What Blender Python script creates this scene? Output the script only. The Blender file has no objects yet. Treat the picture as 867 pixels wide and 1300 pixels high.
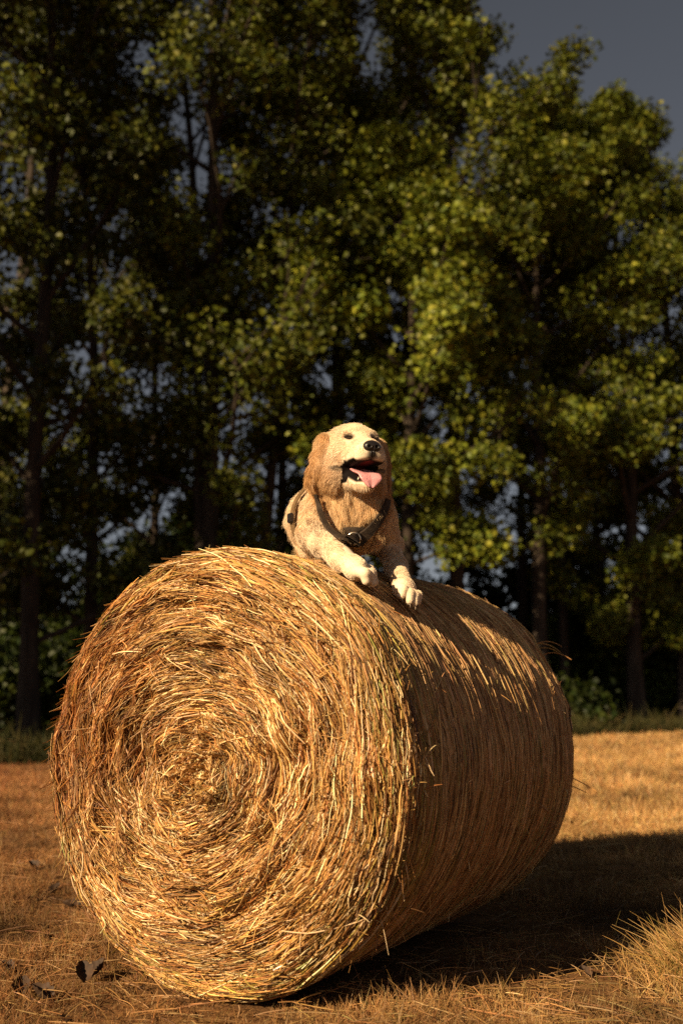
import bpy, math
import numpy as np
from math import radians

sc = bpy.context.scene
COL = bpy.context.collection
rng = np.random.default_rng(11)

# ------------------------------------------------------------------ helpers
def nrm(v):
    v = np.asarray(v, float)
    return v / (np.linalg.norm(v, axis=-1, keepdims=True) + 1e-12)

def vnoise(x, y, z=0.0, seed=0):
    """smooth value noise in -1..1"""
    x, y, z = np.broadcast_arrays(np.asarray(x, float), np.asarray(y, float), np.asarray(z, float))
    ix, iy, iz = np.floor(x).astype(np.int64), np.floor(y).astype(np.int64), np.floor(z).astype(np.int64)
    fx, fy, fz = x - ix, y - iy, z - iz
    fx, fy, fz = [t * t * (3 - 2 * t) for t in (fx, fy, fz)]
    def h(a, b, c):
        n = (a * 374761393 + b * 668265263 + c * 1274126177 + seed * 974634777) & 0xFFFFFFFF
        n = ((n ^ (n >> 13)) * 1274126177) & 0xFFFFFFFF
        n = ((n ^ (n >> 16)) * 2246822519) & 0xFFFFFFFF
        return ((n ^ (n >> 15)) & 0xFFFFFF) / float(0xFFFFFF)
    r = 0
    for dx in (0, 1):
        for dy in (0, 1):
            for dz in (0, 1):
                w = (fx if dx else 1 - fx) * (fy if dy else 1 - fy) * (fz if dz else 1 - fz)
                r = r + w * h(ix + dx, iy + dy, iz + dz)
    return r * 2 - 1

def fbm(x, y, z=0.0, seed=0, o=3):
    r, a, f = 0, 1.0, 1.0
    for i in range(o):
        r = r + a * vnoise(np.asarray(x) * f, np.asarray(y) * f, np.asarray(z) * f, seed + i)
        a *= .5; f *= 2.03
    return r

def props(o, label=None, cat=None, group=None, kind=None):
    if label: o['label'] = label
    if cat: o['category'] = cat
    if group: o['group'] = group
    if kind: o['kind'] = kind
    return o

def empty(name, loc):
    o = bpy.data.objects.new(name, None)
    o.empty_display_size = .1
    COL.objects.link(o); o.location = loc
    return o

def link(o, parent=None):
    COL.objects.link(o)
    if parent is not None:
        o.parent = parent
        # geometry is given in world space; parents are only translated
        o.matrix_parent_inverse.identity()
        o.location = -np.array(parent_world(parent))
    return o

def parent_world(p):
    v = np.array(p.location, float)
    while p.parent is not None:
        p = p.parent; v = v + np.array(p.location, float)
    return v

def mesh_obj(name, V, F, mat, parent=None, col=None, smooth=True):
    """V (n,3) world space, F list of arrays (m,3)/(m,4)"""
    if isinstance(F, np.ndarray): F = [F]
    F = [np.asarray(f, np.int32) for f in F if len(f)]
    me = bpy.data.meshes.new(name)
    V = np.asarray(V, np.float32)
    me.vertices.add(len(V)); me.vertices.foreach_set('co', V.ravel())
    loops = np.concatenate([f.ravel() for f in F])
    tot = np.concatenate([np.full(len(f), f.shape[1], np.int32) for f in F])
    st = np.concatenate([[0], np.cumsum(tot)[:-1]]).astype(np.int32)
    me.loops.add(len(loops)); me.loops.foreach_set('vertex_index', loops)
    me.polygons.add(len(tot)); me.polygons.foreach_set('loop_start', st)
    me.polygons.foreach_set('use_smooth', np.full(len(tot), smooth))
    me.update(calc_edges=True)
    if col is not None:
        a = me.attributes.new('col', 'FLOAT_COLOR', 'POINT')
        c = np.ones((len(V), 4), np.float32); c[:, :3] = col
        a.data.foreach_set('color', c.ravel())
    me.materials.append(mat)
    me.validate()
    return link(bpy.data.objects.new(name, me), parent)

def curves_obj(name, P, rad, col, mat, parent=None):
    """P (n,k,3) world, rad (n,k), col (n,3)"""
    n, k = P.shape[:2]
    cu = bpy.data.hair_curves.new(name)
    cu.add_curves([k] * n)
    cu.attributes['position'].data.foreach_set('vector', np.ascontiguousarray(P, np.float32).ravel())
    ra = cu.attributes.get('radius') or cu.attributes.new('radius', 'FLOAT', 'POINT')
    ra.data.foreach_set('value', np.ascontiguousarray(rad, np.float32).ravel())
    a = cu.attributes.new('col', 'FLOAT_COLOR', 'CURVE')
    c = np.ones((n, 4), np.float32); c[:, :3] = np.clip(col, 0, 1)
    a.data.foreach_set('color', c.ravel())
    cu.materials.append(mat)
    return link(bpy.data.objects.new(name, cu), parent)

def tubes(paths, sides=6):
    """paths: list of (pts (k,3), radii (k,)) -> V, F(quads)"""
    Vs, Fs, off = [], [], 0
    for pts, r in paths:
        pts = np.asarray(pts, float); r = np.asarray(r, float); k = len(pts)
        t = nrm(np.gradient(pts, axis=0))
        ref = np.where(np.abs(t[:, 2:3]) > .9, [[1., 0, 0]], [[0, 0, 1.]])
        a = nrm(np.cross(t, ref)); b = np.cross(t, a)
        ang = np.linspace(0, 2 * np.pi, sides, endpoint=False)
        ring = pts[:, None] + r[:, None, None] * (np.cos(ang)[None, :, None] * a[:, None] + np.sin(ang)[None, :, None] * b[:, None])
        Vs.append(ring.reshape(-1, 3))
        i = np.arange(k - 1)[:, None] * sides; j = np.arange(sides)[None]; j2 = (j + 1) % sides
        Fs.append(np.stack([i + j, i + j2, i + sides + j2, i + sides + j], -1).reshape(-1, 4) + off)
        off += k * sides
    return np.concatenate(Vs), np.concatenate(Fs)

# ------------------------------------------------------------------ materials
def new_mat(name):
    m = bpy.data.materials.new(name); m.use_nodes = True
    nt = m.node_tree
    return m, nt, nt.nodes['Principled BSDF'], nt.nodes['Material Output']

def attr_mat(name, rough=.6, spec=.3, transl=0.0, tcol=(1, 1, 1), sheen=0.0):
    """colour from the per-strand / per-vertex colour of the real thing"""
    m, nt, p, out = new_mat(name)
    at = nt.nodes.new('ShaderNodeAttribute'); at.attribute_name = 'col'
    nt.links.new(at.outputs['Color'], p.inputs['Base Color'])
    p.inputs['Roughness'].default_value = rough
    p.inputs['Specular IOR Level'].default_value = spec
    if sheen: p.inputs['Sheen Weight'].default_value = sheen
    if transl:
        t = nt.nodes.new('ShaderNodeBsdfTranslucent'); mx = nt.nodes.new('ShaderNodeMixShader')
        mu = nt.nodes.new('ShaderNodeMixRGB'); mu.blend_type = 'MULTIPLY'; mu.inputs[0].default_value = 1
        mu.inputs[2].default_value = (*tcol, 1)
        nt.links.new(at.outputs['Color'], mu.inputs[1]); nt.links.new(mu.outputs[0], t.inputs['Color'])
        mx.inputs[0].default_value = transl
        nt.links.new(p.outputs[0], mx.inputs[1]); nt.links.new(t.outputs[0], mx.inputs[2])
        nt.links.new(mx.outputs[0], out.inputs['Surface'])
    return m

def noise_mat(name, stops, scale=5.0, detail=8, rough=.8, spec=.3, stretch=(1, 1, 1), bump=0.0, bscale=None, coord='Object'):
    m, nt, p, out = new_mat(name)
    tc = nt.nodes.new('ShaderNodeTexCoord'); mp = nt.nodes.new('ShaderNodeMapping')
    mp.inputs['Scale'].default_value = stretch
    nt.links.new(tc.outputs[coord], mp.inputs[0])
    nz = nt.nodes.new('ShaderNodeTexNoise'); nz.inputs['Scale'].default_value = scale; nz.inputs['Detail'].default_value = detail
    nz.inputs['Roughness'].default_value = .65
    nt.links.new(mp.outputs[0], nz.inputs['Vector'])
    cr = nt.nodes.new('ShaderNodeValToRGB')
    el = cr.color_ramp.elements
    while len(el) > 1: el.remove(el[0])
    el[0].position = stops[0][0]; el[0].color = (*stops[0][1], 1)
    for pos, c in stops[1:]:
        e = el.new(pos); e.color = (*c, 1)
    nt.links.new(nz.outputs['Fac'], cr.inputs[0]); nt.links.new(cr.outputs[0], p.inputs['Base Color'])
    p.inputs['Roughness'].default_value = rough; p.inputs['Specular IOR Level'].default_value = spec
    if bump:
        b = nt.nodes.new('ShaderNodeBump'); b.inputs['Strength'].default_value = bump; b.inputs['Distance'].default_value = .02
        n2 = nt.nodes.new('ShaderNodeTexNoise'); n2.inputs['Scale'].default_value = bscale or scale * 4; n2.inputs['Detail'].default_value = 6
        nt.links.new(mp.outputs[0], n2.inputs['Vector']); nt.links.new(n2.outputs['Fac'], b.inputs['Height'])
        nt.links.new(b.outputs[0], p.inputs['Normal'])
    return m

M_straw = attr_mat('straw', .5, .32, .12, (1, .9, .7))
M_grass = attr_mat('dry_grass', .6, .2, .2, (1, .9, .7))
M_leaf = attr_mat('tree_leaf', .5, .22, .14, (1.4, 1.3, .6))
M_fur = attr_mat('fur', .4, .4, .30, (1, .85, .65))
M_skin = attr_mat('dog_skin', .7, .06)
M_bark = noise_mat('bark', [(.3, (.018, .013, .010)), (.55, (.045, .033, .025)), (.75, (.085, .066, .05))], 9, 8, .9, .2, (1, 1, .25), .6, 30)
M_soil = noise_mat('field_soil', [(.3, (.055, .027, .012)), (.5, (.14, .07, .028)), (.7, (.26, .145, .055))], 6, 10, .95, .1, (1, 1, 1), .5, 60)
M_balecore = noise_mat('packed_hay', [(.3, (.03, .015, .006)), (.55, (.075, .04, .015)), (.75, (.13, .072, .028))], 14, 8, .9, .1, (1, 1, 1), .8, 60)
M_strap = noise_mat('brown_webbing', [(.3, (.018, .011, .007)), (.7, (.045, .028, .016))], 60, 4, .75, .3, (1, 1, 1), .4, 300)
M_girth = noise_mat('tan_webbing', [(.3, (.10, .058, .024)), (.7, (.19, .115, .05))], 60, 4, .75, .3, (1, 1, 1), .4, 300)
M_nose = noise_mat('wet_nose', [(.3, (.010, .008, .008)), (.7, (.020, .016, .015))], 60, 4, .28, .5, (1, 1, 1), .12, 240)
M_tongue = noise_mat('tongue', [(.3, (.60, .24, .25)), (.7, (.72, .35, .35))], 60, 4, .25, .5, (1, 1, 1), .25, 260)
M_eye = noise_mat('dark_eye', [(.3, (.012, .007, .005)), (.7, (.03, .016, .008))], 40, 2, .12, .5)
M_claw = noise_mat('claw_horn', [(.3, (.10, .065, .04)), (.7, (.20, .14, .09))], 90, 2, .4, .4)
M_tooth = noise_mat('tooth', [(.3, (.6, .54, .42)), (.7, (.7, .65, .52))], 90, 2, .3, .5)
M_metal, _nt, _p, _o = new_mat('ring_metal')
_nz = _nt.nodes.new('ShaderNodeTexNoise'); _nz.inputs['Scale'].default_value = 120
_mr = _nt.nodes.new('ShaderNodeMapRange'); _mr.inputs[3].default_value = .18; _mr.inputs[4].default_value = .4
_nt.links.new(_nz.outputs['Fac'], _mr.inputs[0]); _nt.links.new(_mr.outputs[0], _p.inputs['Roughness'])
_p.inputs['Base Color'].default_value = (.72, .62, .46, 1); _p.inputs['Metallic'].default_value = 1
M_dryleaf = noise_mat('dead_leaf', [(.3, (.022, .012, .007)), (.6, (.06, .032, .017)), (.8, (.13, .07, .038))], 30, 6, .7, .3)

# ------------------------------------------------------------------ camera, light, world
CAM_H, PITCH, FPX = .777, .167, 1300.
cam_d = bpy.data.cameras.new('camera'); cam = bpy.data.objects.new('camera', cam_d); COL.objects.link(cam)
cam.location = (0, 0, CAM_H); cam.rotation_euler = (math.pi / 2 + PITCH, 0, 0)
cam_d.sensor_fit = 'VERTICAL'; cam_d.sensor_height = 36; cam_d.lens = 36
cam_d.clip_start = .05; cam_d.clip_end = 2000
cam_d.dof.use_dof = True; cam_d.dof.focus_distance = 2.8; cam_d.dof.aperture_fstop = 2.3; cam_d.dof.aperture_blades = 0
sc.camera = cam

SUN_EL = radians(26.5); SUN_DIR = nrm([-.672, -.74])            # horizontal direction towards the sun
S = np.array([SUN_DIR[0] * math.cos(SUN_EL), SUN_DIR[1] * math.cos(SUN_EL), math.sin(SUN_EL)])
sun_d = bpy.data.lights.new('sun', 'SUN'); sun = bpy.data.objects.new('sun', sun_d); COL.objects.link(sun)
sun_d.energy = 5.0; sun_d.angle = radians(.5); sun_d.color = (1, .76, .46)
from mathutils import Vector
sun.rotation_euler = Vector(S).to_track_quat('Z', 'Y').to_euler()
sun.location = (-6, -6, 8)

w = bpy.data.worlds.new('World'); sc.world = w; w.use_nodes = True
nt = w.node_tree; bg = nt.nodes['Background']
sky = nt.nodes.new('ShaderNodeTexSky'); sky.sky_type = 'NISHITA'; sky.sun_disc = False
sky.sun_elevation = SUN_EL; sky.sun_rotation = math.atan2(SUN_DIR[0], SUN_DIR[1])
sky.altitude = 0; sky.air_density = .6; sky.dust_density = 1.2; sky.ozone_density = 1.0
hs = nt.nodes.new('ShaderNodeHueSaturation'); hs.inputs['Saturation'].default_value = .36; hs.inputs['Value'].default_value = .49
nt.links.new(sky.outputs[0], hs.inputs['Color']); nt.links.new(hs.outputs[0], bg.inputs['Color'])
bg.inputs['Strength'].default_value = .05

vs = sc.view_settings
vs.view_transform = 'Standard'; vs.look = 'None'; vs.gamma = 1; vs.use_curve_mapping = False; vs.exposure = .95
sc.render.engine = 'CYCLES'
cy = sc.cycles
cy.use_denoising = False; cy.use_adaptive_sampling = True; cy.adaptive_threshold = .008
cy.max_bounces = 6; cy.diffuse_bounces = 3; cy.glossy_bounces = 2; cy.transmission_bounces = 3; cy.transparent_max_bounces = 4
cy.sample_clamp_indirect = 4
sc.cycles_curves.shape = 'THICK'; sc.cycles_curves.subdivisions = 2

# ------------------------------------------------------------------ field
BL, BYAW, BX, BY, BR, BZ = 1.278, .548, -.352, 2.734, .584, .566      # bale: length, yaw, near face centre, radius, axis height
AX = np.array([math.sin(BYAW), math.cos(BYAW), 0]); SD = np.array([math.cos(BYAW), -math.sin(BYAW), 0]); UP = np.array([0, 0, 1.])
BO = np.array([BX, BY, BZ])

def ground_z(x, y):
    near = np.exp(-(np.hypot(x, y - 4) / 14) ** 4)
    return -.016 + near * (.012 * fbm(np.asarray(x) * 2.2, np.asarray(y) * 2.2, 0, 3) + .02 * vnoise(np.asarray(x) * .6, np.asarray(y) * .6, 0, 9))

xs = np.concatenate([np.linspace(-900, -30, 12), np.linspace(-20, 20, 321), np.linspace(30, 900, 12)])
ys = np.concatenate([np.linspace(-600, -10, 8), np.linspace(-4, 34, 305), np.linspace(45, 1500, 14)])
gx, gy = np.meshgrid(xs, ys, indexing='ij')
gv = np.stack([gx, gy, ground_z(gx, gy)], -1).reshape(-1, 3)
i, j = np.meshgrid(np.arange(len(xs) - 1), np.arange(len(ys) - 1), indexing='ij'); n = len(ys)
gf = np.stack([i * n + j, (i + 1) * n + j, (i + 1) * n + j + 1, i * n + j + 1], -1).reshape(-1, 4)
props(mesh_obj('field', gv, gf, M_soil), kind='structure')

def edge_y(x):            # the field's far edge runs obliquely away to the right
    return 13.1 + .72 * np.asarray(x) + .4 * vnoise(np.asarray(x) * .8, 3.3, 0, 5)

def in_bale(x, y, m=.0):
    q = np.stack([x - BX, y - BY], -1)
    s = q @ AX[:2]; d = q @ SD[:2]
    return (s > -.02 + m) & (s < BL + .02 - m) & (np.abs(d) < .20 - m)

def wedge(n, y0, y1, wx=.5, pad=.9):
    y = np.exp(rng.uniform(np.log(y0), np.log(y1), n)); x = rng.uniform(-1, 1, n) * (wx * y + pad)
    return x, y

STRAWC = np.array([[.42, .215, .065], [.52, .305, .105], [.78, .57, .31], [.28, .12, .033], [.12, .05, .015], [.38, .225, .065]])

def pick(n, pal, p=None, jit=.15):
    c = pal[rng.choice(len(pal), n, p=p)]
    return c * (1 + rng.normal(0, jit, (n, 1))) * (1 + rng.normal(0, .05, (n, 3)))

def blades(x, y, L, tilt, droop, k=4, z=None):
    n = len(x); az = rng.uniform(0, 2 * np.pi, n)
    h = np.stack([np.cos(az), np.sin(az)], -1)
    t = np.linspace(0, 1, k)[None]
    out = L[:, None] * (np.sin(tilt)[:, None] * t + droop[:, None] * t ** 2)
    upz = L[:, None] * np.maximum(np.cos(tilt)[:, None] * t - .55 * droop[:, None] * t ** 2, .0)
    P = np.zeros((n, k, 3))
    P[..., 0] = x[:, None] + h[:, :1] * out; P[..., 1] = y[:, None] + h[:, 1:] * out
    P[..., 2] = (ground_z(x, y) if z is None else z)[:, None] - .004 + upz
    return P

def trampled(x, y):
    q = np.stack([x - BX, y - BY], -1); s = q @ AX[:2]; d = q @ SD[:2]
    return np.clip((np.hypot(np.maximum(np.maximum(-s, s - BL), 0), np.maximum(np.abs(d) - .12, 0)) - .02) / .35, .35, 1)

GP = np.array([[.46, .255, .09], [.54, .34, .135], [.37, .195, .07], [.24, .12, .045], [.60, .42, .21], [.33, .23, .075]])
def gcol(x, y, n):
    c = pick(n, GP, [.3, .2, .22, .13, .1, .05])
    patch = fbm(x * 1.1, y * 1.1, 0, 21)
    c = c * (.66 + .24 * np.clip((y - 3.5) / 6, 0, 1))[:, None]
    warm = np.clip((-x + 1.5 - .12 * y) * .3, 0, 1)[:, None]            # redder, darker stalks towards the near left
    c = c * np.clip(1 + .30 * patch + .46 * fbm(x * 4.5, y * 4.5, 0, 23), .25, 1.6)[:, None] * (1 - warm * np.array([.34, .50, .50]))
    return c

# short standing stubble near the camera
x, y = wedge(230000, 1.35, 6.5); k_ = ~in_bale(x, y); x, y = x[k_], y[k_]
k_ = fbm(x * 3.1, y * 3.1, 0, 37) + rng.normal(0, .35, len(x)) > -.55; x, y = x[k_], y[k_]; n = len(x)
cl = np.clip(.75 + .55 * fbm(x * 5, y * 5, 0, 31), .25, 1.6)
L = (rng.gamma(5, .009, n) * cl + .012) * trampled(x, y)
P = blades(x, y, L, rng.uniform(.1, 1.3, n), rng.uniform(0, .10, n))
r = (rng.uniform(.0004, .00105, n) * np.clip(y / 3.0, .8, 2))[:, None] * np.array([1, .95, .75, .3])
props(curves_obj('stubble_grass', P, r, gcol(x, y, n), M_grass), kind='stuff')
# cut stalks lying over it
x, y = wedge(15000, 1.4, 7.0); k_ = ~in_bale(x, y); x, y = x[k_], y[k_]; n = len(x)
az = rng.uniform(0, 2 * np.pi, n); L = rng.gamma(2.5, .026, n) + .025
t = np.linspace(-.5, .5, 5)[None]; bow = rng.normal(0, .05, n)[:, None]
P = np.zeros((n, 5, 3)); a = az[:, None] + bow * t * 3
P[..., 0] = x[:, None] + np.cos(a) * L[:, None] * t; P[..., 1] = y[:, None] + np.sin(a) * L[:, None] * t
P[..., 2] = ground_z(x, y)[:, None] + rng.uniform(.004, .035, n)[:, None] + L[:, None] * t * rng.normal(0, .16, n)[:, None] + .002 * (1 - 4 * t * t)
r = rng.uniform(.0006, .0013, n)[:, None] * np.array([.8, 1, 1, 1, .7])
props(curves_obj('loose_hay', P, r, gcol(x, y, n) * 1.1, M_straw), kind='stuff')
# the mown field farther out
x, y = wedge(230000, 6.0, 26.0, .55, 1); k_ = y < edge_y(x) + .15; x, y = x[k_], y[k_]; n = len(x)
cl = np.clip(.8 + .5 * fbm(x * 2.2, y * 2.2, 0, 33), .3, 1.5)
P = blades(x, y, (rng.gamma(5, .011, n) + .02) * cl, rng.uniform(.1, 1.3, n), rng.uniform(0, .2, n), 3)
r = rng.uniform(.0015, .003, n)[:, None] * np.clip(y / 8, 1, 2.2)[:, None] * np.array([1, .8, .3])
props(curves_obj('mown_grass', P, r, gcol(x, y, n) * 1.0, M_grass), kind='stuff')
# uncut greener strip along the trees
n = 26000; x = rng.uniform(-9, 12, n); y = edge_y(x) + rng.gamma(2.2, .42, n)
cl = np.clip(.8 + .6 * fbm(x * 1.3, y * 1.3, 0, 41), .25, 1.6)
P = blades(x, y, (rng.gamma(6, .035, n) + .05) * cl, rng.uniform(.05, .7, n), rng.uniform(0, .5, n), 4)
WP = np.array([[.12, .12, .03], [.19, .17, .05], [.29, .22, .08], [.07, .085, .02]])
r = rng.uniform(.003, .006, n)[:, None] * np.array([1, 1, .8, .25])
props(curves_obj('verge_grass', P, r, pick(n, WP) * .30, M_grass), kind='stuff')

# ------------------------------------------------------------------ hay bale
bale = props(empty('hay_bale', (*(BO + AX * BL / 2)[:2], 0)),
             'large round golden hay bale lying on its side under the dog', 'hay bale')
RC = .10

def face_relief(rho, th):
    """height of the face outwards: wound windrows, hollows and a bulge"""
    a = rho * 26 + th * .9 / np.pi + 2.1 * vnoise(np.cos(th) * 2.2, np.sin(th) * 2.2, rho * 3, 51)
    ridges = .5 + .5 * np.sin(a * 2 * np.pi * .42)
    cx, sx = np.cos(th), np.sin(th)
    lump = fbm(cx * rho * 7, sx * rho * 7, 0, 52)
    swath = vnoise(cx * 3.5, sx * 3.5, rho * 22, 53)
    h = .026 * (1 - (rho / BR) ** 2) + .018 * (ridges - .5) + .014 * lump + .022 * swath
    # deep pocket left of the centre of the winding
    px, pz = rho * cx + .205, rho * sx + .015
    h = h - .06 * np.exp(-(px / .035) ** 2 - (pz / .085) ** 2)
    px, pz = rho * cx + .11, rho * sx - .42
    h = h - .04 * np.exp(-(px / .10) ** 2 - (pz / .03) ** 2)
    px, pz = rho * cx - .06, rho * sx - .30
    h = h - .03 * np.exp(-(px / .13) ** 2 - (pz / .02) ** 2)
    px, pz = rho * cx - .33, rho * sx - .10
    h = h - .035 * np.exp(-(px / .022) ** 2 - (pz / .13) ** 2)
    return h * np.clip((BR - rho) / .06, .15, 1)

def side_relief(s, th):
    c, sn = np.cos(th), np.sin(th)
    return .004 * fbm(c * 4, sn * 4, s * 5, 61) + .0025 * vnoise(c * 3, sn * 3, s * 28, 62)

def edge_drop(s):          # rounding of the cylinder's edges
    d = np.minimum(s, BL - s)
    q = np.clip(1 - d / RC, 0, 1)
    return RC * (1 - np.sqrt(np.clip(1 - q * q, 0, 1)))

def bale_pt(s, rho, th):
    return BO + AX * s[..., None] + rho[..., None] * (np.cos(th)[..., None] * SD + np.sin(th)[..., None] * UP)

# packed core
nth = 240; th = np.linspace(0, 2 * np.pi, nth, endpoint=False)
rings = []
for rr in np.linspace(.001, BR - RC, 40):
    rho = np.full(nth, rr); rings.append(bale_pt(-face_relief(rho, th) + .046, rho, th))
for s in np.concatenate([RC * (1 - np.cos(np.linspace(.1, np.pi / 2, 8))), np.linspace(RC, BL - RC, 40)[1:-1], BL - RC * (1 - np.cos(np.linspace(np.pi / 2, .1, 8)))]):
    ss = np.full(nth, s); rings.append(bale_pt(ss + .004, BR - edge_drop(ss) + side_relief(ss, th) - .032, th))
for rr in np.linspace(BR - RC, .001, 16):
    rho = np.full(nth, rr); rings.append(bale_pt(BL + face_relief(rho, th + 2) - .015, rho, th))
V = np.concatenate(rings); m = len(rings)
i, j = np.meshgrid(np.arange(m - 1), np.arange(nth), indexing='ij'); j2 = (j + 1) % nth
mesh_obj('core', V, np.stack([i * nth + j, i * nth + j2, (i + 1) * nth + j2, (i + 1) * nth + j], -1).reshape(-1, 4), M_balecore, bale)

# straws wound on the near and the far face
def face_straws(n, near=True):
    # straws lie in locks that share a direction, a layer and a tone
    m = n // 11; lk = rng.integers(0, m, n)
    lrho = BR * np.sqrt(rng.uniform(0, 1, m)) * .985; lrho = np.where(rng.random(m) < .10, rng.uniform(.01, .25, m), lrho)
    lth = rng.uniform(0, 2 * np.pi, m)
    lskew = rng.normal(0, .16, m) + .26 * vnoise(np.cos(lth) * lrho * 6, np.sin(lth) * lrho * 6, 0, 71) + np.where(rng.random(m) < .07, rng.normal(0, .6, m), 0)
    llay = rng.random(m) ** 1.3; llen = np.clip(rng.gamma(3.2, .028, m), .025, .26); ltone = rng.lognormal(0, .26, m)
    rho = np.clip(lrho[lk] + rng.normal(0, .009, n), .006, BR * .99)
    th = lth[lk] + rng.normal(0, .022, n) / np.maximum(rho, .06)
    L = llen[lk] * rng.uniform(.55, 1.2, n) * np.clip(.45 + rho / .45, .4, 1.1)
    k = 6
    t = np.linspace(-.5, .5, k)[None]
    skew = lskew[lk] + rng.normal(0, .07, n) + np.where(rng.random(n) < .06, rng.normal(0, .6, n), 0)
    skew = skew + np.where(rho < .12, rng.normal(0, .5, n), 0)
    skew = skew * np.clip((BR - rho) / .12, .12, 1)
    along = L[:, None] * t * np.cos(skew)[:, None]; rad = L[:, None] * t * np.sin(skew)[:, None]
    wig = rng.normal(0, .003, (n, k)).cumsum(1) * .5
    R_ = rho[:, None] + rad + wig * .6 + (rng.uniform(0, .75, n) / np.maximum(2 * rho, .12))[:, None] * along ** 2
    R_ = np.where(R_ < 0.004, .004, np.minimum(R_, BR * .995))
    T_ = th[:, None] + along / np.maximum(rho[:, None], .05)
    out = face_relief(R_, T_)
    layer = np.clip(llay[lk] + rng.normal(0, .12, n), 0, 1)
    lift = -.050 + .074 * layer[:, None] + (rng.normal(0, .05, n) * L)[:, None] * t * 2 + rng.normal(0, .002, (n, k))
    pop = (rng.random(n) < .05)
    lift = lift + np.where(pop, rng.uniform(.02, .06, n), 0)[:, None] * np.clip(t * 2, 0, 1) ** 2
    ed = np.clip(1 - (BR - R_) / RC, 0, 1)
    inset = RC * (1 - np.sqrt(np.clip(1 - ed ** 2, 0, 1))) * .9
    s = inset - out - lift
    if not near: s = BL - inset + out + lift
    P = bale_pt(s, R_, T_)
    r = np.clip(rng.lognormal(np.log(.00084), .45, n), .00045, .0024)[:, None] * np.array([.75, 1, 1, 1, .95, .55])
    c = pick(n, STRAWC, [.27, .22, .17, .17, .12, .05])
    lock = fbm(np.cos(th) * rho * 8, np.sin(th) * rho * 8, rho * 9, 73)
    c = c * (1 + .22 * lock[:, None]) * ltone[lk][:, None] * .96
    left = np.clip((-np.cos(th) * rho - .08) * 2.4, 0, 1)[:, None] * np.clip(np.sin(th) * rho * 3 + .9, 0, 1)[:, None]
    c = c * (1 - left * np.array([.34, .54, .66]))                               # rustier hay on the upper left
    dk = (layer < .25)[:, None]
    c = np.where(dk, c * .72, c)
    rim = (rho > BR * .88) & (rng.random(n) < .16)
    c[rim] = c[rim] * np.array([.66, .86, .55])
    return P, r, c
P, r, c = face_straws(105000, True)
curves_obj('wound_straw', P, r, c, M_straw, bale)
P, r, c = face_straws(5000, False)
curves_obj('rear_straw', P, r * 1.6, c, M_straw, bale)

# straws wrapped round the barrel, and the fuzz of the rim
def side_straws(n):
    s = rng.uniform(.0, BL, n); th = rng.uniform(-.6, np.pi + .5, n)
    far = rng.random(n) < .12; th[far] = rng.uniform(np.pi, 2 * np.pi - .6, far.sum())
    L = np.clip(rng.gamma(3, .06, n), .04, .5); k = 6
    t = np.linspace(-.5, .5, k)[None]
    skew = rng.normal(.02, .10, n) + .07 * vnoise(th * 3, s * 8, 0, 81) + np.where(rng.random(n) < .05, rng.normal(0, .6, n), 0)
    nearrim = np.clip(1 - s / .2, 0, 1); skew = skew + nearrim * rng.normal(0, .24, n)
    T_ = th[:, None] + L[:, None] * t * np.cos(skew)[:, None] / BR
    S_ = np.clip(s[:, None] + L[:, None] * t * np.sin(skew)[:, None], .002, BL - .002)
    layer = rng.random(n) ** 1.4
    lift = -.022 + .012 * layer[:, None] + (rng.normal(0, .012, n) * L)[:, None] * t * 2
    pop = (rng.random(n) < .02) & (L < .12)
    lift = lift + np.where(pop, rng.uniform(.006, .018, n), 0)[:, None] * np.clip(t * 2, 0, 1) ** 2
    R_ = BR - edge_drop(S_) + side_relief(S_, T_) + lift
    P = bale_pt(S_, R_, T_)
    r = np.clip(rng.lognormal(np.log(.00092), .38, n), .0005, .0024)[:, None] * np.array([.75, 1, 1, 1, .95, .55])
    c = pick(n, np.array([[.40, .225, .088], [.50, .305, .13], [.27, .14, .052], [.60, .40, .19], [.15, .075, .028], [.30, .23, .075]]),
             [.28, .22, .22, .1, .14, .04])
    g = (s < .22) & (rng.random(n) < .34)
    c[g] = c[g] * np.array([.84, 1.0, .66])
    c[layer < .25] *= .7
    c = c * 1.14
    return P, r, c
P, r, c = side_straws(95000)
curves_obj('wrapped_straw', P, r, c, M_straw, bale)

def fuzz(n):
    s = np.where(rng.random(n) < .5, rng.gamma(1.5, .05, n), rng.uniform(0, BL, n)); s = np.clip(s, 0, BL - .01)
    th = rng.uniform(-.9, np.pi + .9, n)
    base = bale_pt(s, BR - edge_drop(s) - .016, th)
    nr = np.cos(th)[:, None] * SD + np.sin(th)[:, None] * UP
    tg = -np.sin(th)[:, None] * SD + np.cos(th)[:, None] * UP
    sg = np.where(rng.random(n) < .5, 1, -1)[:, None]
    nface = np.clip(1 - s / .08, 0, 1)[:, None]
    d = nrm(tg * sg * rng.uniform(.5, 1, (n, 1)) + nr * rng.gamma(2, .17, (n, 1)) + AX * rng.normal(0, .3, (n, 1)) - AX * nface * rng.uniform(0, .7, (n, 1)))
    L = (rng.gamma(2.5, .011, n) + .008) * np.where(s > .15, .6, 1)
    big = (rng.random(n) < .015) & (th > .2); L[big] *= 2.0
    t = np.linspace(0, 1, 4)
    P = base[:, None] + d[:, None] * (L[:, None] * t)[..., None] + np.array([0, 0, -1.])[None, None] * (L[:, None] * .25 * t ** 2)[..., None]
    r = rng.uniform(.0005, .0013, n)[:, None] * np.array([1, 1, .9, .5])
    c = pick(n, STRAWC, [.3, .25, .15, .15, .05, .1])
    return P, r, c
P, r, c = fuzz(2600)
curves_obj('frayed_straw', P, r, c, M_straw, bale)

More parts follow.
